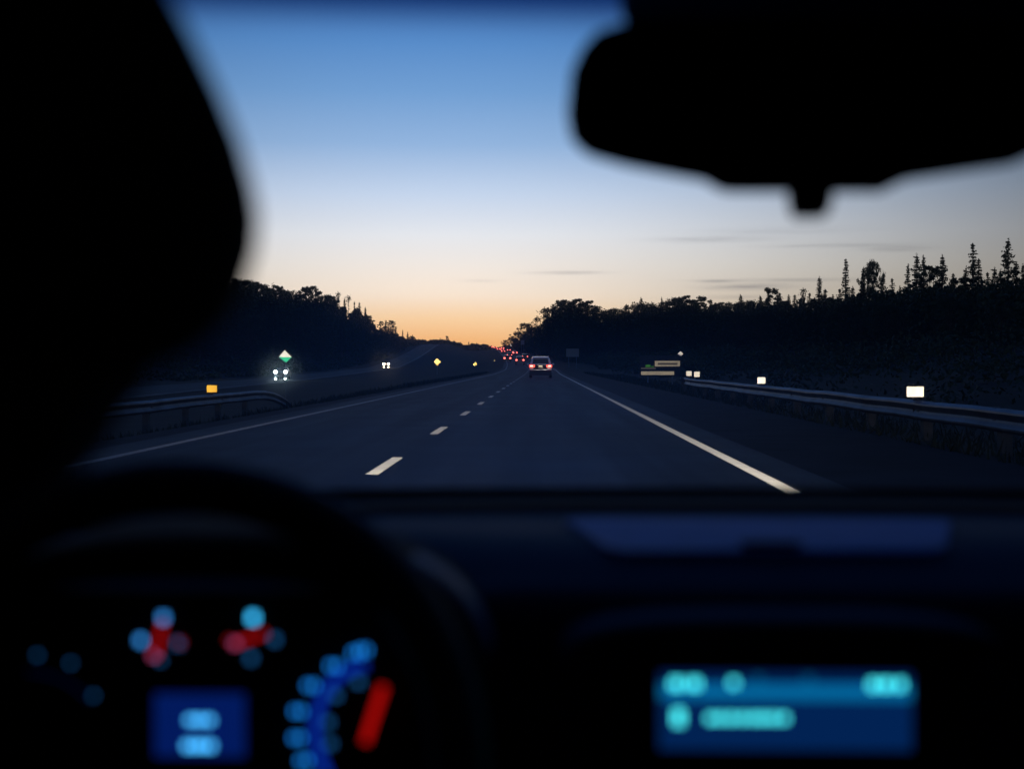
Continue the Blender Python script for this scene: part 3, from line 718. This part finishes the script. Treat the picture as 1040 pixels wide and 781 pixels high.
def build_suv(label, loc, rz):
    t = thing('estate_car', label, 'car', loc, rz)
    bd = obj('body', loft_body(suv_secs()), 'silver', t)
    md = bd.modifiers.new('bevel', 'BEVEL'); md.width = .04; md.segments = 2; md.limit_method = 'ANGLE'
    # tailgate glass in its raked frame, side glass, lower bumper
    q = [(-.60, .155 - .016, 1.13), (.60, .155 - .016, 1.13), (.585, .155 - .016, 1.50), (-.585, .155 - .016, 1.50)]
    obj('rear_window', prism([(-.66, .088, 1.10), (.66, .088, 1.10), (.575, .128, 1.53), (-.575, .128, 1.53)], (0, .03, 0)), 'glass_dark', t)
    obj('spoiler', boxm((0, .16, 1.605), (1.16, .24, .045), bev=.015), 'silver', t)
    obj('shaded_tailgate', prism([(-.55, .0, .70), (.55, .0, .70), (.60, .0, 1.06), (-.60, .0, 1.06)], (0, .05, 0)), 'lower', t)  # shade on the silver rear, painted as a dark panel
    obj('bumper', boxm((0, .06, .43), (1.78, .26, .42), bev=.06), 'lower', t)
    for s in (-1, 1):
        tl = obj('tail_light', boxm((s * .68, -.012, .95), (.44, .07, .17), bev=.03), 'tail', t)
        obj('tail_light_core', boxm((s * .72, -.056, .96), (.20, .02, .09), bev=.008), 'tail_core', tl)
        obj('roof_rail', tube([(s * .60, .4, 1.70), (s * .61, .55, 1.765), (s * .61, 2.2, 1.765), (s * .60, 2.4, 1.70)], .02, 8), 'silver', t)
        obj('side_window', prism([(s * .925, .35, 1.10), (s * .90, 2.95, 1.08), (s * .715, 2.5, 1.56), (s * .725, .6, 1.58)], (s * .012, 0, 0)), 'glass_dark', t)
        obj('wing_mirror', boxm((s * 1.0, 2.95, 1.1), (.22, .1, .15), bev=.04), 'silver', t)
        wheel(t, s * .79, .95); wheel(t, s * .79, 3.65)
    pl = obj('number_plate', boxm((0, -.02, .86), (.34, .02, .15), bev=.006, seg=1), 'cream_sheet', t)
    obj('plate_lamp', boxm((0, -.045, .955), (.30, .05, .05), bev=.008), 'plate_lamp', pl)
    obj('aerial', cylm((-.1, .5, 1.69), (-.1, .35, 2.05), .012, .006, 6), 'black', t)
    return t
c = at(549, 370, 113)
build_suv('silver estate car with lit tail lights, directly ahead in the lane', (c.x, 113.0, float(Zr(113)) + .004), 0)

def far_car(name, label, y, s, paint, tr=.17, group=None):
    x = float(Xc(y)) + s; z = float(Zr(y)) + .004
    hd = math.atan2(float(Xc(y + 5) - Xc(y - 5)), 10)
    t = thing(name, label, 'car', (x, y, z), -hd, group)
    obj('body', loft_body(suv_secs()), paint, t)
    obj('rear_window', prism([(-.66, .086, 1.10), (.66, .086, 1.10), (.575, .126, 1.53), (-.575, .126, 1.53)], (0, .03, 0)), 'glass_dark', t)
    for sx in (-1, 1):
        b = bmesh.new(); box(b, (sx * .70, -.02, .95), (tr * 2, .08, tr * 1.6), bev=.03); obj('tail_light', b, 'tail_far', t)
        wheel(t, sx * .79, .95); wheel(t, sx * .79, 3.65)
    return t
FG = 'cars climbing towards the crest'
far_car('distant_car', 'distant car with two spaced red lights just left of the silver car', 285, -2.5, 'paint_grey', .16)
far_car('distant_car', 'distant car with bright red lights low on the climb beside a yellow marker', 345, -4.9, 'paint_dark', .2)
far_car('distant_car', 'small distant car with faint red lights, alone in mid-climb', 480, -3.4, 'paint_dark', .12)
far_car('distant_car', 'distant car with brightest paired red lights halfway up the climb', 600, .3, 'paint_grey', .26)
far_car('distant_car', 'distant car close behind another halfway up the climb, lights just higher', 640, .6, 'paint_dark', .2)
far_car('distant_car', 'distant car with paired red lights just under the crest', 880, -4.6, 'paint_dark', .28)
far_car('distant_car', 'distant car with red lights right of the pair under the crest', 960, .2, 'paint_grey', .30)
far_car('distant_car', 'distant car, a pair of small red lights left of the middle of the climb', 700, -3.9, 'paint_dark', .2)
far_car('distant_car', 'distant dark car, dim red lights in the near lane of the upper climb', 790, .2, 'paint_dark', .2)
far_car('distant_car', 'distant car whose small red lights trail the queue under the crest', 830, -3.0, 'paint_grey', .2)
far_car('distant_car', 'distant car with faint red lights just beyond the two spaced lights', 410, .5, 'paint_dark', .13)
for (yy_, s_x) in ((1010, -2.8), (1185, -3.2), (1060, -3.3), (1130, -3.4), (1150, .2), (1110, .3)):
    far_car('distant_car', 'distant car, a red speck in the queue on the very crest', yy_, s_x, 'paint_dark', .24, group='cars on the crest')
def stray_light(u, v, d): pass
# oncoming pickups on the other carriageway
def pickup(label, u, y, hm, fm, hl=1.18, fl=.16, hr=.22):
    x = at(u, 372, y).x; z = float(Zo(y)) + .004
    hd = math.atan2(float(Xo(y + 8) - Xo(y - 8)), 16)
    t = thing('pickup_truck', label, 'pickup', (x, y, z), -hd + math.pi)
    W_ = 1.0
    def sec(y, lo, belt, roof, wr): return (y, [(W_ * .9, lo), (W_, lo + .2), (W_, .95), (W_ * .97, belt), (wr, roof - .06), (wr * .9, roof - .01), (wr * .5, roof)])
    # front at y=0 looking to +y after the turn, tail behind
    S = [sec(-5.4, .55, 1.15, 1.2, .9), sec(-3.6, .5, 1.2, 1.25, .9), sec(-3.5, .5, 1.25, 1.82, .74), sec(-2.2, .45, 1.25, 1.88, .74), sec(-1.55, .45, 1.25, 1.3, .84), sec(-.25, .45, 1.15, 1.22, .84), sec(0, .5, 1.0, 1.1, .84)]
    obj('body', loft_body(S), 'paint_dark', t)
    obj('windscreen', prism([(-.76, -1.53, 1.32), (.76, -1.53, 1.32), (.66, -2.12, 1.80), (-.66, -2.12, 1.80)], (0, .03, .02)), 'glass_dark', t)
    obj('grille', boxm((0, .02, .85), (1.2, .05, .4), bev=.02), 'lower', t)
    obj('front_bumper', boxm((0, .05, .42), (1.9, .2, .34), bev=.05), 'lower', t)
    for s in (-1, 1):
        b = bmesh.new(); bmesh.ops.create_uvsphere(b, u_segments=14, v_segments=8, radius=hr); bmesh.ops.scale(b, verts=b.verts, vec=(1, .4, 1)); bmesh.ops.translate(b, verts=b.verts, vec=(s * .76, .05, hl)); obj('headlight', b, hm, t)
        b = bmesh.new(); bmesh.ops.create_uvsphere(b, u_segments=12, v_segments=8, radius=hr * .6); bmesh.ops.scale(b, verts=b.verts, vec=(1, .4, 1)); bmesh.ops.translate(b, verts=b.verts, vec=(s * .74, .16, fl)); obj('headlight_reflection', b, fm, t)  # lower lamp is an added glow for the headlight mirrored in the road
        wheel(t, s * .84, -.95, .4, .26); wheel(t, s * .84, -4.4, .4, .26)
    return t
pickup('oncoming pickup with cool white headlights below the white and green diamond', 285, 215, 'head', 'road_glint')
pickup('oncoming pickup with warm headlights, farther away below the wooded hill', 392.2, 470, 'head_warm', 'road_glint_warm', hr=.30)

# ------------------------------------------------------------------ our own car
CX = .145                                        # its centre line
car = thing('car_cabin', 'dark interior of the car the view is taken from, with blue lit dials', 'car', (CX, 0, 0))
def cob(name, me, m, parent=None, sm=False):
    """link a mesh given in world coordinates under the car (the car's empty sits at (CX,0,0))"""
    if isinstance(me, bmesh.types.BMesh): bmesh.ops.translate(me, verts=me.verts, vec=(-CX, 0, 0))
    else: me.transform(Matrix.Translation((-CX, 0, 0)))
    o = obj(name, me, m, parent or car)
    if sm: smooth(o)
    return o
def hz(z): return CAM_H + z
# windscreen, slightly curved, and its black lower edge
def ws_pt(a, tt):
    x = CX + a * (.72 - .10 * tt); y = 1.40 - .78 * tt - .10 * a * a; z = -.13 + .46 * tt
    return Vector((x, y, hz(z)))
def ws_patch(a0, a1, t0, t1, off=0.0, na=24, ntt=16):
    v = []; f = []
    for i in range(ntt + 1):
        for j in range(na + 1): v.append(ws_pt(a0 + (a1 - a0) * j / na, t0 + (t1 - t0) * i / ntt) + Vector((0, -off, -off * .6)))
    for i in range(ntt):
        for j in range(na): f.append((i * (na + 1) + j, i * (na + 1) + j + 1, (i + 1) * (na + 1) + j + 1, (i + 1) * (na + 1) + j))
    return pyd(v, f)
cob('windscreen', ws_patch(-1, 1, 0, .88), 'windscreen', sm=True)
cob('roof_header', ws_patch(-1.08, 1.08, .87, 1.12, .006, 24, 4), 'liner', sm=True)
cob('roof_front', ws_patch(-1.08, 1.08, .875, 1.13, -.03, 24, 4), 'paint_red', sm=True)
fr = cob('windscreen_border', ws_patch(-1, 1, -.02, .03, .004, 24, 2), 'black', sm=True)
# dashboard: one sheet from the foot of the glass over the top and down the front
def dash_z(x, y):
    z = -.128 - .022 * sstep(1.05, .90, y) - .05 * ((x - CX) / .75) ** 4
    z -= .022 * sstep(-.02, -.12, x) * sstep(1.1, .9, y)
    return float(z)
v = []; f = []; xs = np.linspace(CX - .74, CX + .74, 75); rows = [1.40, 1.35, 1.30, 1.25, 1.2, 1.15, 1.1, 1.05, 1.0, .97, .945, .93]
for y in rows:
    for x in xs: v.append((x, y - .10 * ((x - CX) / .74) ** 2 * (y > 1.19), hz(dash_z(x, y))))
for (y, dz) in ((.922, -.006), (.915, -.02), (.913, -.05), (.912, -.15), (.90, -.26), (.93, -.40), (1.0, -.5)):
    for x in xs: v.append((x, y, hz(dash_z(x, .93) + dz)))
n = len(xs)
for i in range(len(rows) + 6):
    for j in range(n - 1): f.append((i * n + j, i * n + j + 1, (i + 1) * n + j + 1, (i + 1) * n + j))
dash = cob('dashboard', pyd(v, f), 'plastic', sm=True)
v = []; f = []
for y in (1.235, 1.27, 1.31, 1.36, 1.41):
    for x in xs: v.append((x, y - .10 * ((x - CX) / .74) ** 2, hz(dash_z(x, y) + .004)))
for i in range(4):
    for j in range(n - 1): f.append((i * n + j, i * n + j + 1, (i + 1) * n + j + 1, (i + 1) * n + j))
cob('defroster_panel', pyd(v, f), 'black', dash, sm=True)
def sheen_pts(pts, dz, m, nm):
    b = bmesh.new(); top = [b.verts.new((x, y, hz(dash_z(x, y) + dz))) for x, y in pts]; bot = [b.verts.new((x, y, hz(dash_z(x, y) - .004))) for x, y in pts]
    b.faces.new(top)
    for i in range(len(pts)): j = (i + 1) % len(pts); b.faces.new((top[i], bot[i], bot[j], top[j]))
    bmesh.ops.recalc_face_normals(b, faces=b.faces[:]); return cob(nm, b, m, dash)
sheen_pts([(.020, 1.135), (.035, 1.145), (.305, 1.145), (.325, 1.135), (.285, 1.005), (.272, .995), (.058, .995), (.046, 1.005)][::-1], .0045, 'sky_sheen', 'sky_sheen_panel')  # added panel, tinted where the dash top reflects the sky
bb = boxm((.163, 1.010, hz(dash_z(.163, 1.010) + .005)), (.042, .018, .003), bev=.001); cob('sunlight_sensor', bb, 'plastic', dash)
# hood over the dials: a thick arch
def arch(y0, y1, rx, rz_, cx, cz, th, n_=32, e=2.6, a0=0.0, a1=180.0):
    v = []; f = []
    for (yy0, k) in ((y0, 1), (y1, 1.03)):
        for i in range(n_ + 1):
            a = R(a0 + (a1 - a0) * i / n_); c_, s_ = math.cos(a), math.sin(a)
            X_ = math.copysign(abs(c_) ** (2 / e), c_); Z_ = abs(s_) ** (2 / e)
            v.append((cx + rx * k * X_, yy0, cz + rz_ * k * Z_)); v.append((cx + (rx - th) * k * X_, yy0, cz + (rz_ - th) * k * Z_))
    K = 2 * (n_ + 1)
    for i in range(n_):
        a = 2 * i
        f += [(a, a + 2, K + a + 2, K + a), (a + 1, K + a + 1, K + a + 3, a + 3), (a, a + 1, a + 3, a + 2), (K + a, K + a + 2, K + a + 3, K + a + 1)]
    return pyd(v, f)
cc = at(215, 700, .86)
cob('dial_hood', arch(.80, .935, .166, .094, cc.x, cc.z, .018), 'black', dash, sm=True)
cob('hood_sheen', arch(.845, .888, .1685, .0965, cc.x, cc.z, .002, 16, a0=9, a1=50), 'gloss', dash, sm=True)  # added blue strips for the sky's sheen on the hood sides
cob('hood_sheen', arch(.845, .888, .1685, .0965, cc.x, cc.z, .002, 16, a0=130, a1=171), 'gloss', dash, sm=True)
# instrument cluster
DY = .900
q0, q1 = at(-40, 600, DY), at(440, 810, DY)
clu = cob('instrument_cluster', boxm(((q0.x + q1.x) / 2, DY + .008, (q0.z + q1.z) / 2), (q1.x - q0.x, .012, q0.z - q1.z), bev=.003), 'black')
def mark(nm, u, v, w, h, m, par, d=DY, ang=0.0, lift=.003, parts=1, gap=.35):
    """a small lit mark w x h photo pixels big; parts > 1 splits it into separate strokes"""
    c_ = at(u, v, d - lift); b = bmesh.new(); wu = w / FPX * d; hu = h / FPX * d
    rot = Matrix.Rotation(R(ang), 3, 'Y')
    for i in range(parts):
        sw = wu / (parts + gap * (parts - 1)); ox = -wu / 2 + sw / 2 + i * sw * (1 + gap)
        off = rot @ Vector((ox, 0, 0))
        box(b, c_ + off, (sw, .0012, hu), rot)
    return cob(nm, b, m, par)
def pline(nm, pts, w, m, par, d=DY, lift=.0025):
    b = bmesh.new(); wu = w / FPX * d / 2; Pn = [at(u, v, d - lift) for u, v in pts]
    L0 = []; L1 = []
    for i, p_ in enumerate(Pn):
        t_ = (Pn[min(i + 1, len(Pn) - 1)] - Pn[max(i - 1, 0)]).normalized(); nn = Vector((-t_.z, 0, t_.x)) * wu
        L0.append(b.verts.new(p_ + nn)); L1.append(b.verts.new(p_ - nn))
    for i in range(len(Pn) - 1): b.faces.new((L0[i], L1[i], L1[i + 1], L0[i + 1]))
    return cob(nm, b, m, par)
# fuel and temperature dials
for (u, v, w, h, m) in ((166, 627, 6, 7, 'numeral'), (143, 650, 6, 7, 'numeral'), (181, 653, 6, 7, 'numeral_dim'), (163, 670, 4, 5, 'numeral_dim')): mark('fuel_dial_mark', u, v, w, h, m, clu, parts=2)
mark('fuel_dial_mark', 183, 652, 5, 5, 'needle_dim', clu); mark('fuel_dial_mark', 156, 665, 6, 6, 'pink', clu)
mark('fuel_needle', 162, 649, 5, 34, 'needle_dim', clu, ang=12, lift=.006)
for (u, v, w, h, m) in ((257, 627, 7, 8, 'numeral_hi'), (279, 649, 6, 7, 'numeral_dim'), (255, 668, 6, 7, 'numeral_dim')): mark('temperature_dial_mark', u, v, w, h, m, clu, parts=2)
mark('temperature_dial_mark', 239, 653, 7, 6, 'pink', clu); mark('temperature_dial_mark', 233, 650, 4, 4, 'needle_dim', clu)
mark('temperature_needle', 256, 647, 30, 5, 'needle_dim', clu, ang=-20, lift=.006)
# speedometer on the right, rev counter on the left
for (u, v, m) in ((362, 663, 'numeral'), (369, 660, 'numeral'), (339, 676, 'numeral_hi'), (316, 696, 'numeral_hi'), (303, 722, 'numeral_hi'), (302, 749, 'numeral_hi'), (309, 772, 'numeral')):
    mark('speedometer_numeral', u, v, 11, 6, 'speed', clu, parts=2, gap=.9)
for (u, v) in ((364, 692), (341, 706), (333, 733), (335, 755)): mark('speedometer_minor_numeral', u, v, 7, 6, 'numeral_dim', clu, parts=2)
pline('speedometer_arc', [(372, 675), (362, 677), (350, 682), (338, 692), (329, 705), (323, 720), (320, 737), (321, 753), (326, 772), (333, 788)], 9, 'arc_blue', clu)
mark('speedometer_needle', 380, 725, 8, 60, 'needle_red', clu, ang=18, lift=.008)
for (u, v) in ((38, 665), (72, 673), (95, 706)): mark('rev_counter_numeral', u, v, 3.6, 3.6, 'numeral_dim', clu, parts=2)
pline('rev_counter_arc', [(28, 682), (45, 684), (62, 689), (78, 698), (92, 712)], 2, 'arc_dim', clu)
scr = mark('information_screen', 203, 736, 92, 64, 'screen_blue', clu, lift=.002)
mark('screen_text', 203, 731, 26, 6, 'glyph_blue', clu, lift=.0045, parts=3)
mark('screen_text', 202, 757, 30, 7, 'glyph_blue', clu, lift=.0045, parts=4)
# centre display
DD = .885
q0, q1 = at(655, 668, DD), at(940, 776, DD)
bz = bmesh.new(); box(bz, ((q0.x + q1.x) / 2, DD + .012, (q0.z + q1.z) / 2), (q1.x - q0.x, .02, q0.z - q1.z), bev=.004)
cd = cob('centre_display', bz, 'black')
mark('screen', 797.5, 722, 255, 78, 'screen_navy', cd, DD, lift=.001)
mark('screen_band', 797.5, 702.5, 253, 15, 'screen_band', cd, DD, lift=.0025)
def glyphs(u, v, w, h, k, m='glyph_cyan'): mark('screen_text', u, v, w, h, m, cd, DD, lift=.0045, parts=k)
glyphs(687, 694, 11, 9, 2); glyphs(705, 694, 11, 9, 2); glyphs(745, 693, 7, 7, 2); glyphs(770, 691, 8, 10, 2, 'glyph_dim'); glyphs(821, 691, 8, 10, 2, 'glyph_dim'); glyphs(887, 695, 8, 9, 2); glyphs(900, 695, 9, 9, 2); glyphs(914, 695, 7, 9, 2)
glyphs(689, 728, 9, 15, 2)
for uu_ in (722, 732, 743, 754, 765, 775, 785, 796): glyphs(uu_, 729, 7, 7, 2)
cob('display_hood', arch(.85, .91, .135, .03, CX + .005, q0.z - .003, .012, e=3.5), 'plastic', cd, sm=True)
# steering wheel
tilt = R(25); wc = Vector((-.213, .765, hz(-.226))); ax = Matrix.Rotation(-tilt, 3, 'X')
def wp(a, r): return wc + ax @ Vector((r * math.cos(a), 0, r * math.sin(a)))
whl = cob('steering_wheel', tube([wp(2 * math.pi * i / 64, .170) for i in range(64)], .0165, 14, True), 'leather', sm=True)
cob('hub', boxm(wc + Vector((0, .01, -.045)), (.13, .05, .10), ax, bev=.025), 'black', whl)
for a in (R(188), R(-8), R(262), R(278)): cob('spoke', tube([wp(a, .05) + Vector((0, .012, -.03)), wp(a, .165)], .013, 8), 'black', whl)
cob('steering_column', cylm(wc + Vector((0, .02, -.04)), wc + Vector((0, .2, -.12)), .045, .06), 'black', whl)
# rear-view mirror on the glass: glass facing back, housing, lower sensor bulge, tab, mount and cover
def outl(pts, d): return [at(u, v, d) for u, v in pts]
OUT = [(633, 24), (610, 32), (595, 48), (584, 72), (580, 105), (584, 130), (598, 148), (640, 160), (690, 170), (722, 176), (735, 184), (745, 188), (905, 188), (916, 182), (932, 175), (985, 167), (1040, 159), (1062, 148), (1074, 120), (1074, 70), (1060, 40), (1030, 25)]
OUT = [(826 + (u - 826) * 1.014, v + (2 if v > 100 else -2)) for u, v in OUT]
hb = prism(outl(OUT, .82), (0, .035, 0))
mir = cob('rear_view_mirror', hb, 'black')
md = mir.modifiers.new('bevel', 'BEVEL'); md.width = .006; md.segments = 3
IN = [(650, 42), (615, 50), (598, 75), (594, 105), (602, 134), (640, 148), (720, 160), (830, 166), (930, 161), (1035, 148), (1056, 130), (1060, 80), (1046, 50), (1010, 40)]
cob('mirror_glass', prism(outl(IN, .817), (0, .004, 0)), 'mirror', mir)
cob('dipping_tab', prism(outl([(804, 180), (806, 206), (811, 219), (840, 219), (846, 206), (848, 180)], .822), (0, .02, 0)), 'black', mir)
cob('sensor_cover', prism(outl([(628, -90), (632, 0), (640, 30), (760, 50), (1010, 45), (1100, 20), (1120, -90)], .835), (0, .02, 0)), 'black', mir)
cob('mirror_stem', tube([at(826, 100, .85), at(826, 70, .87), at(826, 50, .90)], .014, 8), 'black', mir)
# cabin shell
XL, XR = CX - .72, CX + .72
for s in (-1, 1):
    pts = [ws_pt(s, -.05), ws_pt(s, .35), ws_pt(s, .7), ws_pt(s, 1.02)]
    cob('windscreen_pillar', tube([p_ + Vector((s * .03, 0, 0)) for p_ in pts], .042, 10), 'liner', sm=True)
    xx_ = CX + s * .74
    dr = cob('door', boxm((xx_, .35, .62), (.07, 1.9, .80), bev=.03), 'plastic')
    cob('side_window', boxm((xx_ - s * .03, .05, 1.215), (.006, 1.75, .39)), 'tinted', dr)
    cob('door_handle', boxm((xx_ - s * .05, .55, .82), (.03, .12, .03), bev=.01), 'gloss', dr)
    dr = cob('rear_door', boxm((xx_, -1.25, .72), (.07, 1.3, 1.0), bev=.03), 'plastic')
    cob('roof_edge', boxm((xx_ - s * .05, -.6, 1.43), (.10, 2.5, .10), bev=.03), 'liner')
    cob('middle_pillar', boxm((xx_ - s * .01, -.72, 1.22), (.06, .14, .42), bev=.02), 'liner')
v_ = []; 
cob('roof', boxm((CX, -.68, 1.475), (1.50, 2.50, .06), bev=.02), 'liner')
cob('rear_wall', boxm((CX, -1.92, .95), (1.5, .08, 1.05), bev=.02), 'fabric')
cob('floor_panel', boxm((CX, -.2, .26), (1.46, 3.4, .06)), 'fabric')
cob('sun_visor', boxm((CX + .36, .56, hz(.325)), (.40, .16, .018), Matrix.Rotation(R(-10), 3, 'X'), bev=.008), 'liner')
# driver's seat with its raised headrest, near and out of focus on the left
st = cob('driver_seat', boxm((-.225, .42, .58), (.46, .14, .62), Matrix.Rotation(R(8), 3, 'X'), bev=.05, seg=3), 'fabric', sm=True)
cob('seat_cushion', boxm((-.225, .70, .36), (.48, .5, .14), bev=.05, seg=3), 'fabric', st, sm=True)
HRO = [(-420, -60), (-300, -130), (0, -140), (90, -100), (135, -50), (168, 10), (198, 72), (222, 130), (238, 185), (243, 218), (240, 252), (228, 290), (206, 330), (170, 362), (110, 388), (0, 402), (-200, 402), (-360, 380), (-450, 300), (-480, 160)]
hd_ = .50
ho = [at(u + 13, v, hd_) for u, v in HRO]
# rounded cushion: rings scaled about the middle, deepest at the middle
ctr = sum(ho, Vector()) / len(ho); b = bmesh.new(); rings = []
for (k, dy) in ((.55, -.052), (.80, -.046), (.93, -.030), (1.0, .0), (.96, .03), (.85, .045), (.55, .05)):
    rings.append([b.verts.new(Vector((ctr.x + (p_.x - ctr.x) * k, hd_ + dy, ctr.z + (p_.z - ctr.z) * k))) for p_ in ho])
for A, B in zip(rings[:-1], rings[1:]):
    for j in range(len(ho)): b.faces.new((A[j], A[(j + 1) % len(ho)], B[(j + 1) % len(ho)], B[j]))
b.faces.new(rings[0][::-1]); b.faces.new(rings[-1]); bmesh.ops.recalc_face_normals(b, faces=b.faces[:])
hr_ = cob('headrest', b, 'fabric', st, sm=True)
cob('headrest_support', prism([at(u, v, hd_ - .02) for u, v in [(-430, 330), (112, 330), (106, 392), (82, 420), (62, 455), (36, 490), (0, 520), (-60, 560), (-110, 640), (-120, 780), (-420, 780), (-440, 500)]], (0, .05, 0)), 'fabric', st)
ps = cob('passenger_seat', boxm((CX + .37, .12, .58), (.46, .14, .62), Matrix.Rotation(R(8), 3, 'X'), bev=.05, seg=3), 'fabric', sm=True)
cob('seat_cushion', boxm((CX + .37, .42, .36), (.48, .5, .14), bev=.05, seg=3), 'fabric', ps, sm=True)
# bonnet, nose and wheels
v = []; f = []; nx = 17
prof = [(1.36, .93), (1.6, .925), (1.9, .90), (2.2, .85), (2.42, .78), (2.52, .66), (2.56, .45), (2.50, .25)]
for (yy_, zz_) in prof:
    for j in range(nx):
        a = -1 + 2 * j / (nx - 1); v.append((CX + a * .84, yy_ - .22 * a * a * (yy_ > 2), zz_ - .05 * a * a - .10 * max(0, abs(a) - .8) * 5))
for i in range(len(prof) - 1):
    for j in range(nx - 1): f.append((i * nx + j, i * nx + j + 1, (i + 1) * nx + j + 1, (i + 1) * nx + j))
cob('bonnet', pyd(v, f), 'paint_red', sm=True)
for s in (-1, 1):
    cob('front_wing', boxm((CX + s * .83, 1.85, .58), (.05, 1.1, .42), bev=.02), 'paint_red')
    hl = cob('headlight', boxm((CX + s * .62, 2.47, .64), (.30, .10, .12), bev=.03), 'glass_dark')
    ld = bpy.data.lights.new('headlight_beam', 'SPOT'); ld.energy = 620; ld.spot_size = R(42); ld.spot_blend = .9; ld.shadow_soft_size = .05; ld.color = (1, .90, .76)
    lo = bpy.data.objects.new('headlight_beam', ld); COL.objects.link(lo); lo.parent = car; lo.location = (s * .62, 2.62, .64)
    lo.rotation_euler = (R(90 - 1.0), 0, 0)
    for yy_ in (1.75, -.95): 
        w_ = obj('wheel', cylm((s * .70, yy_, .31), (s * .88, yy_, .31), .31, n=24), 'rubber', car)
        obj('wheel_rim', cylm((s * .69, yy_, .31), (s * .89, yy_, .31), .19, n=16), 'rim', w_)
